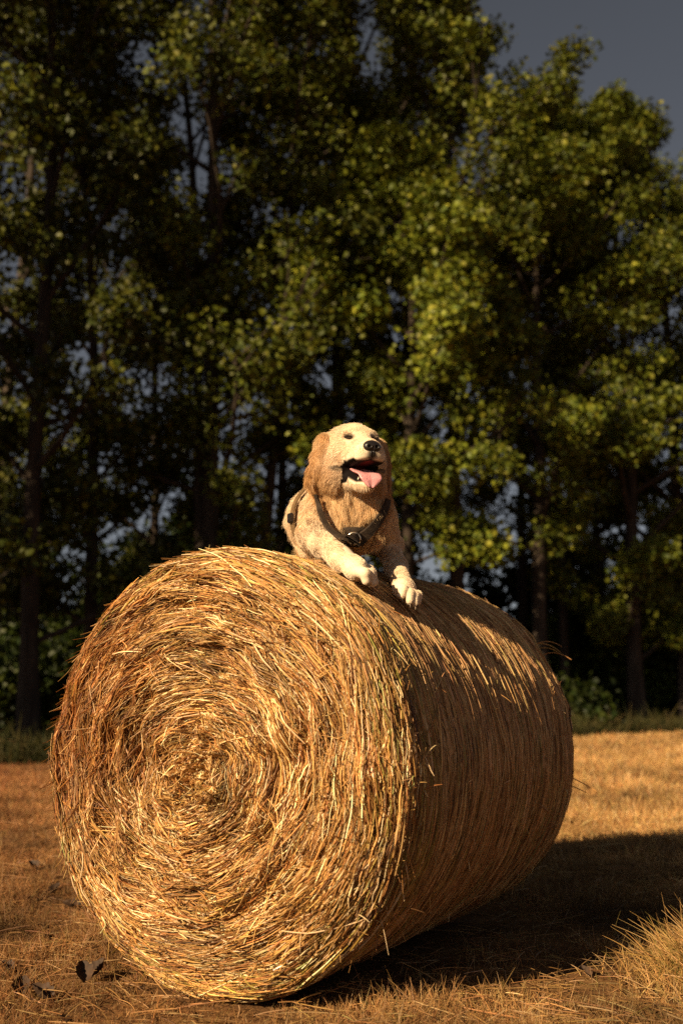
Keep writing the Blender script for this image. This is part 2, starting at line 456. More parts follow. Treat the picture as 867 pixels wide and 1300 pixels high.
# longer wisps standing off the barrel
def wisp(s, thd, L, dirv, bend, n=5, rad=.0016):
    out = []
    for _ in range(n):
        th0 = radians(thd + rng.normal(0, 3)); b = bale_pt(np.array([s + rng.normal(0, .02)]), np.array([BR - .01]), np.array([th0]))[0]
        d = nrm(np.array(dirv) + rng.normal(0, .13, 3)); l = L * rng.uniform(.6, 1.1); t = np.linspace(0, 1, 6)
        out.append(b + d * (l * t)[:, None] + np.array([0, 0, -bend]) * (l * t * t)[:, None])
    return out
W = wisp(.55, 142, .16, nrm(-SD * .9 + UP * .45), .1) + wisp(.7, 150, .15, nrm(-SD * .3 + UP * .9), .0, 4) + \
    wisp(.5, 160, .10, nrm(-SD + UP * .1), .2, 4) + wisp(.3, 178, .06, nrm(-SD - UP * .1), .3, 4) + \
    wisp(1.2, 38, .10, nrm(SD + UP * .15), .5, 4) + wisp(1.1, -12, .13, nrm(SD - UP * .3), .15, 2) + \
    wisp(.45, 118, .12, nrm(-SD + UP * .8), .1, 4)
W = np.array(W)
curves_obj('stray_wisp', W, np.full((len(W), 6), .0016) * np.array([1, 1, 1, .9, .8, .5]), pick(len(W), STRAWC[:4]), M_straw, bale)

# ------------------------------------------------------------------ dog
CP, SP = math.cos(PITCH), math.sin(PITCH); CAMP = np.array([0, 0, CAM_H])
def ray(u, v):
    a, b = (u - 433.5) / FPX, (650 - v) / FPX
    return np.array([a, CP - SP * b, SP + CP * b])
def PT(u, v, t): return CAMP + ray(u, v) * t
def rest(u, v, r, cap=3.12):
    """a joint of radius r seen at (u, v) that rests on the round of the bale"""
    d = ray(u, v); o = CAMP - BO; R = BR + r + .008
    d2 = np.array([d @ SD, d[2]]); o2 = np.array([o @ SD, o[2]])
    A, B, c = d2 @ d2, d2 @ o2, o2 @ o2 - R * R
    D = B * B - A * c
    t = (-B - math.sqrt(D)) / A if D > 0 else -B / A
    return CAMP + d * min(t, cap)

HY, HP = radians(18), radians(-1)
HF = np.array([math.sin(HY) * math.cos(HP), -math.cos(HY) * math.cos(HP), math.sin(HP)])
HS = np.array([math.cos(HY), math.sin(HY), 0.]); HU = np.cross(HF, HS)
HRO = np.stack([HS, HF, HU])                       # local -> world:  p = HC + x*HS + y*HF + z*HU
HC = PT(447, 575, 2.93)
def H(x, y, z): return HC + x * HS + y * HF + z * HU

CREAM = np.array([.80, .635, .44]); PALE = np.array([.82, .67, .49]); GOLD = np.array([.69, .475, .25]); DGOLD = np.array([.52, .30, .125])
PR = []
def cone(a, ra, b, rb, k=.03, col=CREAM, flow=None, fl=.02):
    a, b = np.asarray(a, float), np.asarray(b, float)
    PR.append(dict(t='c', a=a, b=b, ra=ra, rb=rb, k=k, col=col, flow=nrm(b - a) if flow is None else nrm(flow), fl=fl, cen=(a + b) / 2, ext=np.linalg.norm(b - a) / 2 + max(ra, rb)))
def ell(c, rad, k=.02, col=CREAM, flow=(0, 0, -1), fl=.02, R=None, op='u'):
    PR.append(dict(t='e', c=np.asarray(c, float), rad=np.asarray(rad, float), R=HRO if R is None else R, k=k, col=np.asarray(col), flow=nrm(flow), fl=fl, cen=np.asarray(c, float), ext=max(rad), op=op))

DN = np.array([0, 0, -1.])
# joints
chest = PT(447, 655, 3.03); rib = PT(419, 661, 3.22); rump = PT(407, 668, 3.46)
eL, eR = rest(394, 678, .038), rest(492, 691, .040)
wL, wR = rest(433, 708, .029), rest(503, 721, .029)
pL, pR = rest(452, 722, .027), rest(513, 747, .027)
bk = nrm(rump - chest)
# trunk
cone(chest, .100, rib, .112, .05, CREAM, bk * .8 + DN * .5, .019)
cone(rib, .112, rump, .098, .05, CREAM, bk * .8 + DN * .5, .019)
ell(PT(450, 662, 2.965), (.088, .07, .095), .05, GOLD, DN + HF * .2, .042)
# neck and ruff
nb = H(0, -.055, -.045)
cone(nb, .088, PT(445, 640, 3.03), .104, .04, GOLD, DN + HF * .25, .040)
cone(H(0, -.01, -.075), .066, PT(450, 640, 2.965), .078, .04, GOLD, DN + HF * .35, .044)
cone(H(-.07, -.045, -.07), .042, PT(423, 632, 2.98), .052, .03, DGOLD, DN - HS * .35, .045)
cone(H(.068, -.045, -.07), .042, PT(467, 634, 3.02), .042, .03, DGOLD, DN + HS * .35, .045)
# front legs
sL, sR = PT(409, 647, 3.02), PT(482, 655, 3.06)
cone(sL, .050, eL, .037, .014, CREAM, None, .016)
cone(eL, .037, wL, .028, .012, PALE, None, .019)
cone(sR, .050, eR, .040, .014, CREAM, None, .016)
cone(eR, .039, wR, .028, .012, PALE, None, .019)
def paw(wr, pw, tip_u, tip_v, s, w=1.):
    tip = rest(tip_u, tip_v, .016)
    rad_ = pw - (BO + AX * ((pw - BO) @ AX)); nr_ = nrm(rad_)
    d = nrm(tip - pw); d = nrm(d - nr_ * (d @ nr_)); lat = np.cross(d, nr_)
    cone(wr, .030, pw, .028, .02, PALE, None, .009)
    cone(pw - lat * .014 * w, .025 * w, pw + lat * .014 * w, .025 * w, .02, PALE, d, .004)
    for off, l in ((-1.5, .034), (-.5, .050), (.5, .050), (1.5, .034)):
        a = pw + lat * off * .0190 * w + d * .008 + nr_ * .001
        m_ = a + d * (l * .62) + nr_ * .006 + lat * off * .003
        q = a + d * l - nr_ * .009 + lat * off * .004
        cone(a, .0150 * w, m_, .0155 * w, .0035, PALE, d, .005)
        cone(m_, .0155 * w, q, .0118 * w, .0035, PALE, d, .004)
        TOES.append((q + d * .010 - nr_ * .004, d, nr_))
TOES = []
paw(wL, pL, 471, 740, -1)
paw(wR, pR, 526, 773, 1, .86)
# hind quarters lying folded behind
hL = PT(393, 656, 3.40)
ell(hL, (.070, .12, .085), .04, CREAM, bk * .3 + DN, .022, np.stack([nrm(np.cross(bk, UP)), bk, UP]))
ell(PT(432, 668, 3.46), (.07, .12, .09), .04, CREAM, bk * .3 + DN, .022, np.stack([nrm(np.cross(bk, UP)), bk, UP]))
cone(PT(392, 684, 3.36), .040, PT(394, 700, 3.20), .030, .03, CREAM, None, .014)
cone(rump + bk * .09, .035, rump + bk * .28 - UP * .12, .018, .04, GOLD, None, .05)
# head
ell(H(0, -.012, .012), (.078, .092, .072), .02, CREAM, -HF, .015)
ell(H(0, .045, .016), (.058, .052, .046), .025, CREAM, -HF + HU * .3, .008)
for s_ in (-1, 1):
    ell(H(s_ * .047, .018, -.038), (.043, .055, .05), .025, PALE, -HF + DN * .4 + HS * s_ * .3, .015)
    ell(H(s_ * .031, .064, .038), (.022, .02, .014), .015, CREAM, -HF + HU * .3, .007)      # brow
    ell(H(s_ * .025, .116, -.036), (.027, .046, .030), .015, PALE, -HF + DN * .3 + HS * s_ * .3, .006)   # lips
    ell(H(s_ * .062, -.004, -.075), (.03, .05, .045), .025, GOLD, DN - HF * .4 + HS * s_ * .3, .03)      # cheek ruff
    # pendant ear: root, flap and folded front edge
    tilt = s_ * .16
    Re = np.stack([nrm(HS * math.cos(tilt) + HU * math.sin(tilt)), HF, nrm(HU * math.cos(tilt) - HS * math.sin(tilt))])
    ell(H(s_ * .076, -.020, .030), (.022, .034, .024), .015, GOLD, DN + HS * s_ * .2, .014, Re)
    ell(H(s_ * (.094 if s_ < 0 else .101), -.026, -.024), (.014, .043, .072), .010, DGOLD, DN + HS * s_ * .1, .026, Re)
    ell(H(s_ * .090, .006, -.014), (.012, .016, .056), .008, DGOLD, DN, .014, Re)
cone(H(0, .055, -.006), .046, H(0, .138, -.022), .034, .025, PALE, -HF, .008)
ell(H(0, .142, -.022), (.030, .024, .026), .015, PALE, -HF, .004)
JY = nrm(HF * .9 - HU * .44)
cone(H(0, .025, -.076), .036, H(0, .112, -.112), .0185, .02, PALE, -JY * .4 + DN * .9, .011)
cone(H(-.028, .02, -.074), .028, H(-.013, .105, -.110), .015, .012, PALE, -JY * .4 + DN * .9, .011)
cone(H(.028, .02, -.074), .028, H(.013, .105, -.110), .015, .012, PALE, -JY * .4 + DN * .9, .011)

def prim_d(p, q):
    if p['t'] == 'c':
        ba = p['b'] - p['a']; h = np.clip(((q - p['a']) @ ba) / (ba @ ba + 1e-12), 0, 1)
        return np.linalg.norm(q - p['a'] - h[:, None] * ba, axis=1) - (p['ra'] + (p['rb'] - p['ra']) * h)
    l = (q - p['c']) @ p['R'].T
    k0 = np.linalg.norm(l / p['rad'], axis=1); k1 = np.linalg.norm(l / p['rad'] ** 2, axis=1) + 1e-9
    return k0 * (k0 - 1) / k1

def to_head(q): return (q - HC) @ HRO.T
def carve_d(q):
    """the opened mouth: a wedge from the corners of the lips to the front"""
    l = to_head(q); y0, z0 = .058, -.056
    up_ = (l[:, 2] - (z0 + .02 * (l[:, 1] - y0) + 5.0 * np.clip(.028 - np.abs(l[:, 0]), 0, 1) ** 2)) * .99; lo_ = ((z0 - .44 * (l[:, 1] - y0)) - l[:, 2]) * .91
    k = .012; d = np.maximum(up_, lo_) + np.clip(k - np.abs(up_ - lo_), 0, None) ** 2 / k * .25
    return np.maximum(d, y0 - .006 - l[:, 1])
EYES = [H(-.0375, .088, .0262), H(.0375, .088, .0262)]
def sdf(q):
    d = np.full(len(q), .3)
    for p in PR:
        m = np.linalg.norm(q - p['cen'], axis=1) < p['ext'] + .07
        if not m.any(): continue
        dp = prim_d(p, q[m]); k = p['k']; dm = d[m]
        hh = np.clip(k - np.abs(dm - dp), 0, None) / k
        d[m] = np.minimum(dm, dp) - hh ** 2 * k * .25
    m = np.linalg.norm(q - HC, axis=1) < .3
    if m.any():
        dm = d[m]; c = -carve_d(q[m]); k = .008
        hh = np.clip(k - np.abs(dm - c), 0, None) / k
        dm = np.maximum(dm, c) + hh ** 2 * k * .25
        for e in EYES:                                                     # eye sockets
            c = .0105 - np.linalg.norm(q[m] - e - HF * .004, axis=1); k = .012
            hh = np.clip(k - np.abs(dm - c), 0, None) / k
            dm = np.maximum(dm, c) + hh ** 2 * k * .25
        d[m] = dm
    return d
def grad(q, e=.003):
    return nrm(np.stack([sdf(q + e * a) - sdf(q - e * a) for a in np.eye(3)], -1))

def surface_net(fn, lo, hi, h):
    ax_ = [np.arange(lo[i], hi[i] + h, h) for i in range(3)]; N = [len(a) for a in ax_]
    g = np.stack(np.meshgrid(*ax_, indexing='ij'), -1).reshape(-1, 3)
    vol = np.concatenate([fn(c) for c in np.array_split(g, max(1, len(g) // 400000))]).reshape(N)
    ins = vol < 0
    cor = [(a, b, c) for a in (0, 1) for b in (0, 1) for c in (0, 1)]
    sl = lambda A, c: A[c[0]:N[0] - 1 + c[0], c[1]:N[1] - 1 + c[1], c[2]:N[2] - 1 + c[2]]
    cnt = sum(sl(ins, c).astype(int) for c in cor); act = (cnt > 0) & (cnt < 8)
    I = np.stack(np.nonzero(act), -1); vid = -np.ones(act.shape, int); vid[act] = np.arange(len(I))
    vals = {c: vol[I[:, 0] + c[0], I[:, 1] + c[1], I[:, 2] + c[2]] for c in cor}
    acc = np.zeros((len(I), 3)); num = np.zeros(len(I))
    for c in cor:
        for ax in range(3):
            if c[ax]: continue
            c2 = list(c); c2[ax] = 1; c2 = tuple(c2)
            v0, v1 = vals[c], vals[c2]; m = (v0 < 0) != (v1 < 0)
            t = np.where(m, v0 / np.where(m, v0 - v1, 1), 0)
            pnt = np.repeat(np.array(c, float)[None], len(I), 0); pnt[:, ax] = t
            acc[m] += pnt[m]; num[m] += 1
    V = np.array(lo) + h * (I + acc / num[:, None])
    F = []
    for ax in range(3):
        o1, o2 = [(1, 2), (2, 0), (0, 1)][ax]
        s0 = [slice(1, N[i] - 1) for i in range(3)]; s0[ax] = slice(0, N[ax] - 1); s1 = list(s0); s1[ax] = slice(1, N[ax])
        A, B = ins[tuple(s0)], ins[tuple(s1)]; e = np.stack(np.nonzero(A != B), -1); fl = A[A != B]
        off = np.ones(3, int); off[ax] = 0; b = e + off
        def vv(d1, d2):
            q = b.copy(); q[:, o1] -= d1; q[:, o2] -= d2
            return vid[q[:, 0], q[:, 1], q[:, 2]]
        quad = np.stack([vv(1, 1), vv(0, 1), vv(0, 0), vv(1, 0)], -1)
        quad[~fl] = quad[~fl][:, ::-1]; F.append(quad)
    F = np.concatenate(F); F = F[(F >= 0).all(1)]
    return V, F

lo = np.min([p['cen'] - p['ext'] for p in PR], 0) - .02; hi = np.max([p['cen'] + p['ext'] for p in PR], 0) + .02
V, F = surface_net(sdf, lo, hi, .0044)

def attrs(q):
    W = np.zeros(len(q)); c = np.zeros((len(q), 3)); f = np.zeros((len(q), 3)); L = np.zeros(len(q))
    for p in PR:
        d = prim_d(p, q); wgt = np.exp(-np.clip(d, -.01, None) / .007) + 1e-9
        W += wgt; c += wgt[:, None] * p['col']; f += wgt[:, None] * p['flow']; L += wgt * p['fl']
    c /= W[:, None]; L /= W
    lh = to_head(q)
    c = c * (1 + .10 * fbm(q[:, 0] * 28, q[:, 1] * 28, q[:, 2] * 28, 91)[:, None])
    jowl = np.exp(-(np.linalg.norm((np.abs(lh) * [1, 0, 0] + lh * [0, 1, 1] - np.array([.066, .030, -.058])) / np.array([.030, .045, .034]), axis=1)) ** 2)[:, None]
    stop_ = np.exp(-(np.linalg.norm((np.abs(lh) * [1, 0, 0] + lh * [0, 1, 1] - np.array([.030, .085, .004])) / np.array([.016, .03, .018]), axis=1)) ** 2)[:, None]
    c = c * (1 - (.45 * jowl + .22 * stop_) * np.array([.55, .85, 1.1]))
    # grey scar above the eye, dark lips and eyelids
    m = np.exp(-(np.linalg.norm(q - H(-.012, .098, .052), axis=1) / .008) ** 2)[:, None]; c = c * (1 - .6 * m) + .05 * m
    for e in EYES:
        m = np.exp(-(np.linalg.norm((q - e) @ HRO.T * np.array([.75, 1, 1.25]), axis=1) / .0125) ** 4)[:, None]; c = c * (1 - .93 * m)
    near = np.linalg.norm(q - HC, axis=1) < .26
    cd = np.full(len(q), 1.); cd[near] = carve_d(q[near])
    below = lh[:, 2] < -.057 - .2 * (lh[:, 1] - .06)
    m = np.clip(1 - (cd - .001) / np.where(below | ((lh[:, 1] < .066) & (lh[:, 2] < -.050)), .0085, .0024), 0, 1)[:, None]; c = c * (1 - m) + np.array([.008, .005, .005]) * m
    zone = (lh[:, 1] > .035) & (lh[:, 1] < .15) & (lh[:, 2] < -.038) & (lh[:, 2] > -.135) & (np.abs(lh[:, 0]) < .055)
    if zone.any():                                           # gums and inner lips on the upper side of the lower jaw
        up = grad(q[zone]) @ HU; e_ = np.clip((up - .12) / .25, 0, 1)[:, None] * np.clip((.142 - lh[zone, 1:2]) / .012, 0, 1)
        e_ = np.maximum(e_, np.clip((-up - .2) / .2, 0, 1)[:, None] * (lh[zone, 1:2] < .148) * (lh[zone, 2:] > -.066)); e_ = np.maximum(e_, (lh[zone, 1:2] < .076) * (np.abs(lh[zone, :1]) < .050) * (lh[zone, 2:] > -.10))
        inner = np.clip(1 - np.abs(lh[zone, :1]) / .020, 0, 1)
        c[zone] = c[zone] * (1 - e_) + e_ * (np.array([.006, .004, .004]) * (1 - inner) + np.array([.12, .022, .022]) * inner)
        cd[zone] = np.where(e_[:, 0] > .3, 0, cd[zone])
    m = np.exp(-(np.linalg.norm((lh - np.array([0, .166, -.034])) * np.array([1.1, 1, .75]), axis=1) / .017) ** 4)[:, None]; c = c * (1 - m) + np.array([.016, .012, .011]) * m
    return c, f, L, cd

vc, _, _, cd = attrs(V)
dogroot = props(empty('dog', (*(rib[:2]), rib[2] - .13)), 'cream and golden dog with open mouth, lying on top of the hay bale', 'dog')
body = mesh_obj('body', V, F, M_skin, dogroot, vc * .9)

# coat
tri = np.concatenate([F[:, [0, 1, 2]], F[:, [0, 2, 3]]])
A3 = np.linalg.norm(np.cross(V[tri[:, 1]] - V[tri[:, 0]], V[tri[:, 2]] - V[tri[:, 0]]), axis=1)
cenT = V[tri].mean(1)
dens = A3 * np.where(np.linalg.norm(cenT - HC, axis=1) < .2, 2.2, 1.)
nf = 330000
ti = rng.choice(len(tri), nf, p=dens / dens.sum()); b0, b1 = rng.random(nf), rng.random(nf); sw = b0 + b1 > 1; b0[sw] = 1 - b0[sw]; b1[sw] = 1 - b1[sw]
root = V[tri[ti, 0]] + b0[:, None] * (V[tri[ti, 1]] - V[tri[ti, 0]]) + b1[:, None] * (V[tri[ti, 2]] - V[tri[ti, 0]])
fc, ff, fL, cd = attrs(root)
nor = grad(root)
eyed = np.min([np.linalg.norm((root - e) @ HRO.T * np.array([.8, 1, 1.3]), axis=1) for e in EYES], 0)
nosed = np.linalg.norm((to_head(root) - np.array([0, .162, -.024])) * np.array([1, 1, 1]), axis=1)

# harness paths, laid on the coat
def march(o, d, lift=.0, far=5.):
    t = 0.
    for _ in range(160):
        s = sdf((o + d * t)[None])[0] - lift
        if s < .0008: break
        t += min(max(s * .8, .0008), .03)
        if t > far: break
    return o + d * t
def on_dog(u, v, lift=.019):
    d = nrm(ray(u, v)); return march(CAMP + d * 2.55, d, lift)
def smooth_path(pts, m):
    pts = np.array(pts); s = np.concatenate([[0], np.cumsum(np.linalg.norm(np.diff(pts, axis=0), axis=1))]); q = np.linspace(0, s[-1], m)
    o = np.stack([np.interp(q, s, pts[:, a]) for a in range(3)], -1)
    for _ in range(4):
        o[1:-1] = (o[:-2] + 2 * o[1:-1] + o[2:]) / 4
    return o
LP = smooth_path([on_dog(u, v) for u, v in ((401, 628), (404, 640), (408, 654), (415, 668), (427, 679), (440, 685), (449, 686))], 36)
RP = smooth_path([on_dog(u, v, .026) for u, v in ((493, 634), (491, 643), (485, 655), (476, 668), (466, 679), (456, 685), (447, 686))], 36)
gax = nrm(bk + np.array([.12, 0, 0])); gp = on_dog(375, 642, .012); gc = chest + bk * ((gp - chest) @ gax) / (bk @ gax); g1 = nrm(np.cross(gax, UP)); g2 = np.cross(g1, gax)
GP_ = []
for a in np.linspace(0, 2 * np.pi, 64, endpoint=False):
    d = g1 * math.cos(a) + g2 * math.sin(a); GP_.append(march(gc + d * .32, -d, .017, .32))
GP_ = np.array(GP_)
for _ in range(2): GP_ = (np.roll(GP_, 1, 0) + 2 * GP_ + np.roll(GP_, -1, 0)) / 4
gird = np.min([np.linalg.norm(root[:, None] - GP_[None, i::8], axis=2).min(1) for i in range(8)], 0)
strapd = np.min([np.min([np.linalg.norm(root[:, None] - pth[None, i::8], axis=2).min(1) for i in range(8)], 0) for pth in (LP, RP, GP_)], 0)

pc = on_dog(449, 682, .026)
strapd = np.minimum(strapd, np.linalg.norm(root - pc, axis=1) - .034)
keepf = (cd > .003) & (eyed > .0095) & (nosed > .021) & (strapd > .0165) & (np.min([np.linalg.norm(root[:, None] - RP[None, i::6], axis=2).min(1) for i in range(6)], 0) > .036) & (gird > .017)
clump = np.stack([fbm(root[:, 0] * 34, root[:, 1] * 34, root[:, 2] * 34, 93 + 7 * a) for a in range(3)], -1)
flow = nrm(ff); flow = flow - nor * (flow * nor).sum(1, keepdims=True)
Lh = fL * rng.uniform(.6, 1.2, nf) * np.clip(cd / .03, .35, 1) * np.where((root[:, 2] < pc[2] + .004) & (fL > .03), .35, 1)
fly = (rng.random(nf) < .03) & (fL > .012); Lh = np.where(fly, Lh * 1.2 + .003, Lh)
long_ = np.clip((Lh - .012) / .025, 0, 1)[:, None]
d0 = nrm(nrm(flow) + nor * (.22 + .14 * rng.random((nf, 1)) + .20 * (1 - long_) + .30 * fly[:, None]) + clump * (.22 + .55 * long_) + rng.normal(0, .12, (nf, 3)))
d1 = nrm(nrm(flow) + nor * .02 + clump * (.2 + .7 * long_) + DN * (.2 + .4 * long_))
t = np.linspace(0, 1, 4)
P = root[:, None] + Lh[:, None, None] * (d0[:, None] * (t * (1 - .5 * t))[None, :, None] + d1[:, None] * (.5 * t ** 2)[None, :, None]) - nor[:, None] * .001
lock = vnoise(root[:, 0] * 110, root[:, 1] * 110, root[:, 2] * 110, 97)[:, None]
col = fc * rng.lognormal(0, .10, (nf, 1)) * (1 + .08 * clump[:, :1] + .08 * lock); r = (rng.uniform(.00026, .0005, nf))[:, None] * np.array([1, .95, .75, .25])
curves_obj('fur', P[keepf], r[keepf], col[keepf], M_fur, dogroot)

# claws
for q, d, nr_ in TOES:
    tt = np.linspace(0, 1, 4)
    tv, tf = tubes([(q + d * (.011 * tt)[:, None] - nr_ * (.007 * tt ** 2)[:, None] - d * .004, (.0028 * (1 - .75 * tt)))], 6)
    mesh_obj('claw', tv, tf, M_claw, dogroot)
# eyes half closed against the sun
for e in EYES:
    d = nrm(-HF); c = march(e + HF * .05, d, 0, .1)
    fn = lambda q, c=c: (lambda l: (np.linalg.norm(l / np.array([.0138, .009, .0052]), axis=1) - 1) * .006)((q - c - HF * -.001) @ HRO.T)
    ev, ef = surface_net(fn, c - .016, c + .016, .0016)
    mesh_obj('eye', ev, ef, M_eye, dogroot)
# nose with nostrils
NC = H(0, .164, -.0145)
def nose_sdf(q):
    l = (q - NC) @ HRO.T
    def E(c, r): return (np.linalg.norm((l - np.array(c)) / np.array(r), axis=1) - 1) * min(r)
    d = E((0, 0, 0), (.0225, .0165, .017))
    for s_ in (-1, 1):
        d2 = E((s_ * .0125, .002, -.003), (.0115, .013, .0125)); k = .006; hh = np.clip(k - np.abs(d - d2), 0, None) / k
        d = np.minimum(d, d2) - hh ** 2 * k * .25
    d = np.minimum(d, E((0, -.001, -.018), (.009, .013, .014)))
    for s_ in (-1, 1):
        d = np.maximum(d, -E((s_ * .0105, .0165, -.003), (.0052, .008, .0042)))
    return np.maximum(d, .0016 - np.hypot(l[:, 0] / 1, np.clip(-l[:, 2] - .004, None, 0) + np.clip(l[:, 1] * -1 + .004, 0, None)))
nv, nf_ = surface_net(nose_sdf, NC - .042, NC + .042, .0017)
mesh_obj('nose', nv, nf_, M_nose, dogroot)
# tongue: a lolling sheet with a groove
cl = np.array([[-.002, .060, -.062], [-.002, .085, -.071], [.0, .105, -.079], [.002, .122, -.084], [.004, .136, -.090], [.006, .144, -.103], [.007, .144, -.124]])
cl = smooth_path(cl, 30); tt = np.linspace(0, 1, 30)
wid = .026 + .007 * np.sin(np.pi * np.clip(tt * .9, 0, 1)) ; wid = wid * np.sqrt(np.clip((1.015 - tt) / .22, 0, 1)); wid = np.maximum(wid, .003)
tn = nrm(np.gradient(cl, axis=0)); up_ = np.cross(np.array([1., 0, 0]), tn); up_ = nrm(up_)
ring = []
for i_ in range(30):
    a = np.linspace(0, 2 * np.pi, 22, endpoint=False)
    X = np.cos(a) * wid[i_]; th_ = np.sin(a) * .0065 - np.where(np.sin(a) > 0, .0055, 0) * np.exp(-(X / .0045) ** 2) + .004 * (np.abs(X) / .03) ** 2
    ring.append(cl[i_] + X[:, None] * np.array([1., 0, 0]) + th_[:, None] * up_[i_])
ring = np.array(ring).reshape(-1, 3); wv_ = HC + ring @ HRO
i, j = np.meshgrid(np.arange(29), np.arange(22), indexing='ij'); j2 = (j + 1) % 22
mesh_obj('tongue', wv_, [np.stack([i * 22 + j, i * 22 + j2, (i + 1) * 22 + j2, (i + 1) * 22 + j], -1).reshape(-1, 4)], M_tongue, dogroot)
for s_ in (-1, 1):
    tt = np.linspace(0, 1, 4)
    tv, tf = tubes([(H(s_ * .019, .110, -.100) + (HU * .010)[None] * tt[:, None] + HF * (.004 * tt ** 2)[:, None], .0036 * (1 - .85 * tt))], 6)
    mesh_obj('tooth', tv, tf, M_tooth, dogroot)
# harness
har = empty('harness', chest); COL.objects.unlink(har); link(har, dogroot); har.location = chest - parent_world(dogroot)
def ribbon(name, path, width, closed=False, th_=.0045):
    nr_ = grad(path)
    for _ in range(8): nr_[1:-1] = nrm(nr_[:-2] + 2 * nr_[1:-1] + nr_[2:])
    nr_[0], nr_[-1] = nr_[1], nr_[-2]
    tg = nrm(np.roll(path, -1, 0) - np.roll(path, 1, 0)) if closed else nrm(np.gradient(path, axis=0))
    bn = nrm(np.cross(nr_, tg)); wd = (np.full(len(path), width) if np.isscalar(width) else width)[:, None] / 2
    prof_ = [(-1, -1), (-.9, 1), (-.3, 1.25), (.3, 1.25), (.9, 1), (1, -1)]; m = len(prof_)
    R_ = np.stack([path + bn * wd * a + nr_ * (th_ * b * .5) for a, b in prof_], 1).reshape(-1, 3); k = len(path)
    i, j = np.meshgrid(np.arange(k if closed else k - 1), np.arange(m), indexing='ij'); j2 = (j + 1) % m; i2 = (i + 1) % k
    Fq = [np.stack([i * m + j, i * m + j2, i2 * m + j2, i2 * m + j], -1).reshape(-1, 4)]
    return mesh_obj(name, R_, Fq, M_strap, har, smooth=False)
ribbon('chest_strap', LP, np.linspace(.013, .036, 36))
ribbon('chest_strap', RP, np.linspace(.026, .044, 36))
ribbon('girth_strap', GP_, .022, True).data.materials[0] = M_girth
pn = nrm(grad(pc[None])[0] * .4 + nrm(CAMP - pc)); p1 = nrm(np.cross(UP, pn)); p2 = np.cross(pn, p1)
ang_ = np.linspace(0, 2 * np.pi, 20, endpoint=False)
out_ = np.stack([np.sign(np.cos(ang_)) * np.abs(np.cos(ang_)) ** .6 * (.040 + .008 * np.sin(ang_)), np.sign(np.sin(ang_)) * np.abs(np.sin(ang_)) ** .6 * .028], -1)
pv = np.concatenate([pc + pn * z_ + (out_[:, :1] * p1 + out_[:, 1:] * p2) * s_ - pn * ((out_[:, :1] / .04) ** 2 * .012) for z_, s_ in ((-.012, 1), (.002, 1), (.005, .88), (.0055, .45))] + [(pc + pn * .0055)[None]])
pq = [np.array([[a_ * 20 + q, a_ * 20 + (q + 1) % 20, a_ * 20 + 20 + (q + 1) % 20, a_ * 20 + 20 + q] for a_ in range(3) for q in range(20)]), np.array([[60 + q, 60 + (q + 1) % 20, 80] for q in range(20)])]
mesh_obj('chest_plate', pv, pq, M_strap, har)
rc = pc + pn * .022 - UP * .002; rn = nrm(CAMP - rc) * .8 + pn * .2; r1 = nrm(np.cross(rn, UP)); r2 = np.cross(r1, rn)
a = np.linspace(0, 2 * np.pi, 29)[:-1]
path = rc + r1 * (.0175 * np.cos(a))[:, None] + r2 * (.0165 * np.sin(a))[:, None]
a2 = np.concatenate([a, a[:1]]); path = np.concatenate([path, path[:1]])
tv, tf = tubes([(path, np.full(29, .0030))], 8)
mesh_obj('metal_ring', tv, tf, M_metal, har)
bi = int(np.argmin(np.linalg.norm(GP_ - on_dog(374, 655, .012), axis=1)))
bc = GP_[bi]; bnr = grad(bc[None])[0]; btg = nrm(GP_[(bi + 1) % 64] - GP_[bi - 1]); bb = np.cross(bnr, btg)
bv = np.array([[sx * (.012 if sz < 0 else .010), sy * (.017 if sz < 0 else .014), sz * .005] for sz in (-1, 1) for sx, sy in ((-1, -.7), (-.7, -1), (.7, -1), (1, -.7), (1, .7), (.7, 1), (-.7, 1), (-1, .7))])
bv = bc + bnr * .006 + bv[:, :1] * bb + bv[:, 1:2] * btg + bv[:, 2:] * bnr
mesh_obj('buckle', bv, [np.array([[q, (q + 1) % 8, 8 + (q + 1) % 8, 8 + q] for q in range(8)]), np.array([[8, 9, 10, 11, 12, 13, 14, 15]])], M_nose, har, smooth=False)

# ------------------------------------------------------------------ trees
def leaf_mesh(name, pos, nor, size, col, parent):
    n = len(pos)
    nor = nrm(nor); ref = nrm(rng.normal(0, 1, (n, 3)))
    u = nrm(np.cross(nor, ref)); v = np.cross(nor, u)
    sh = np.array([[0, -.5, 0], [-.42, -.18, .10], [-.34, .22, .12], [0, .55, -.04], [.34, .22, .12], [.42, -.18, .10]])
    V = pos[:, None] + size[:, None, None] * (sh[None, :, :1] * u[:, None] + sh[None, :, 1:2] * v[:, None] + sh[None, :, 2:] * nor[:, None])
    b = np.arange(n)[:, None] * 6
    F = np.concatenate([b + np.array([[0, 5, 4, 3]]), b + np.array([[0, 3, 2, 1]])])
    return mesh_obj(name, V.reshape(-1, 3), F, M_leaf, parent, np.repeat(col, 6, 0), smooth=False)

LEAFP = np.array([[.066, .082, .009], [.086, .098, .011], [.046, .064, .009], [.118, .120, .015], [.034, .050, .009]])

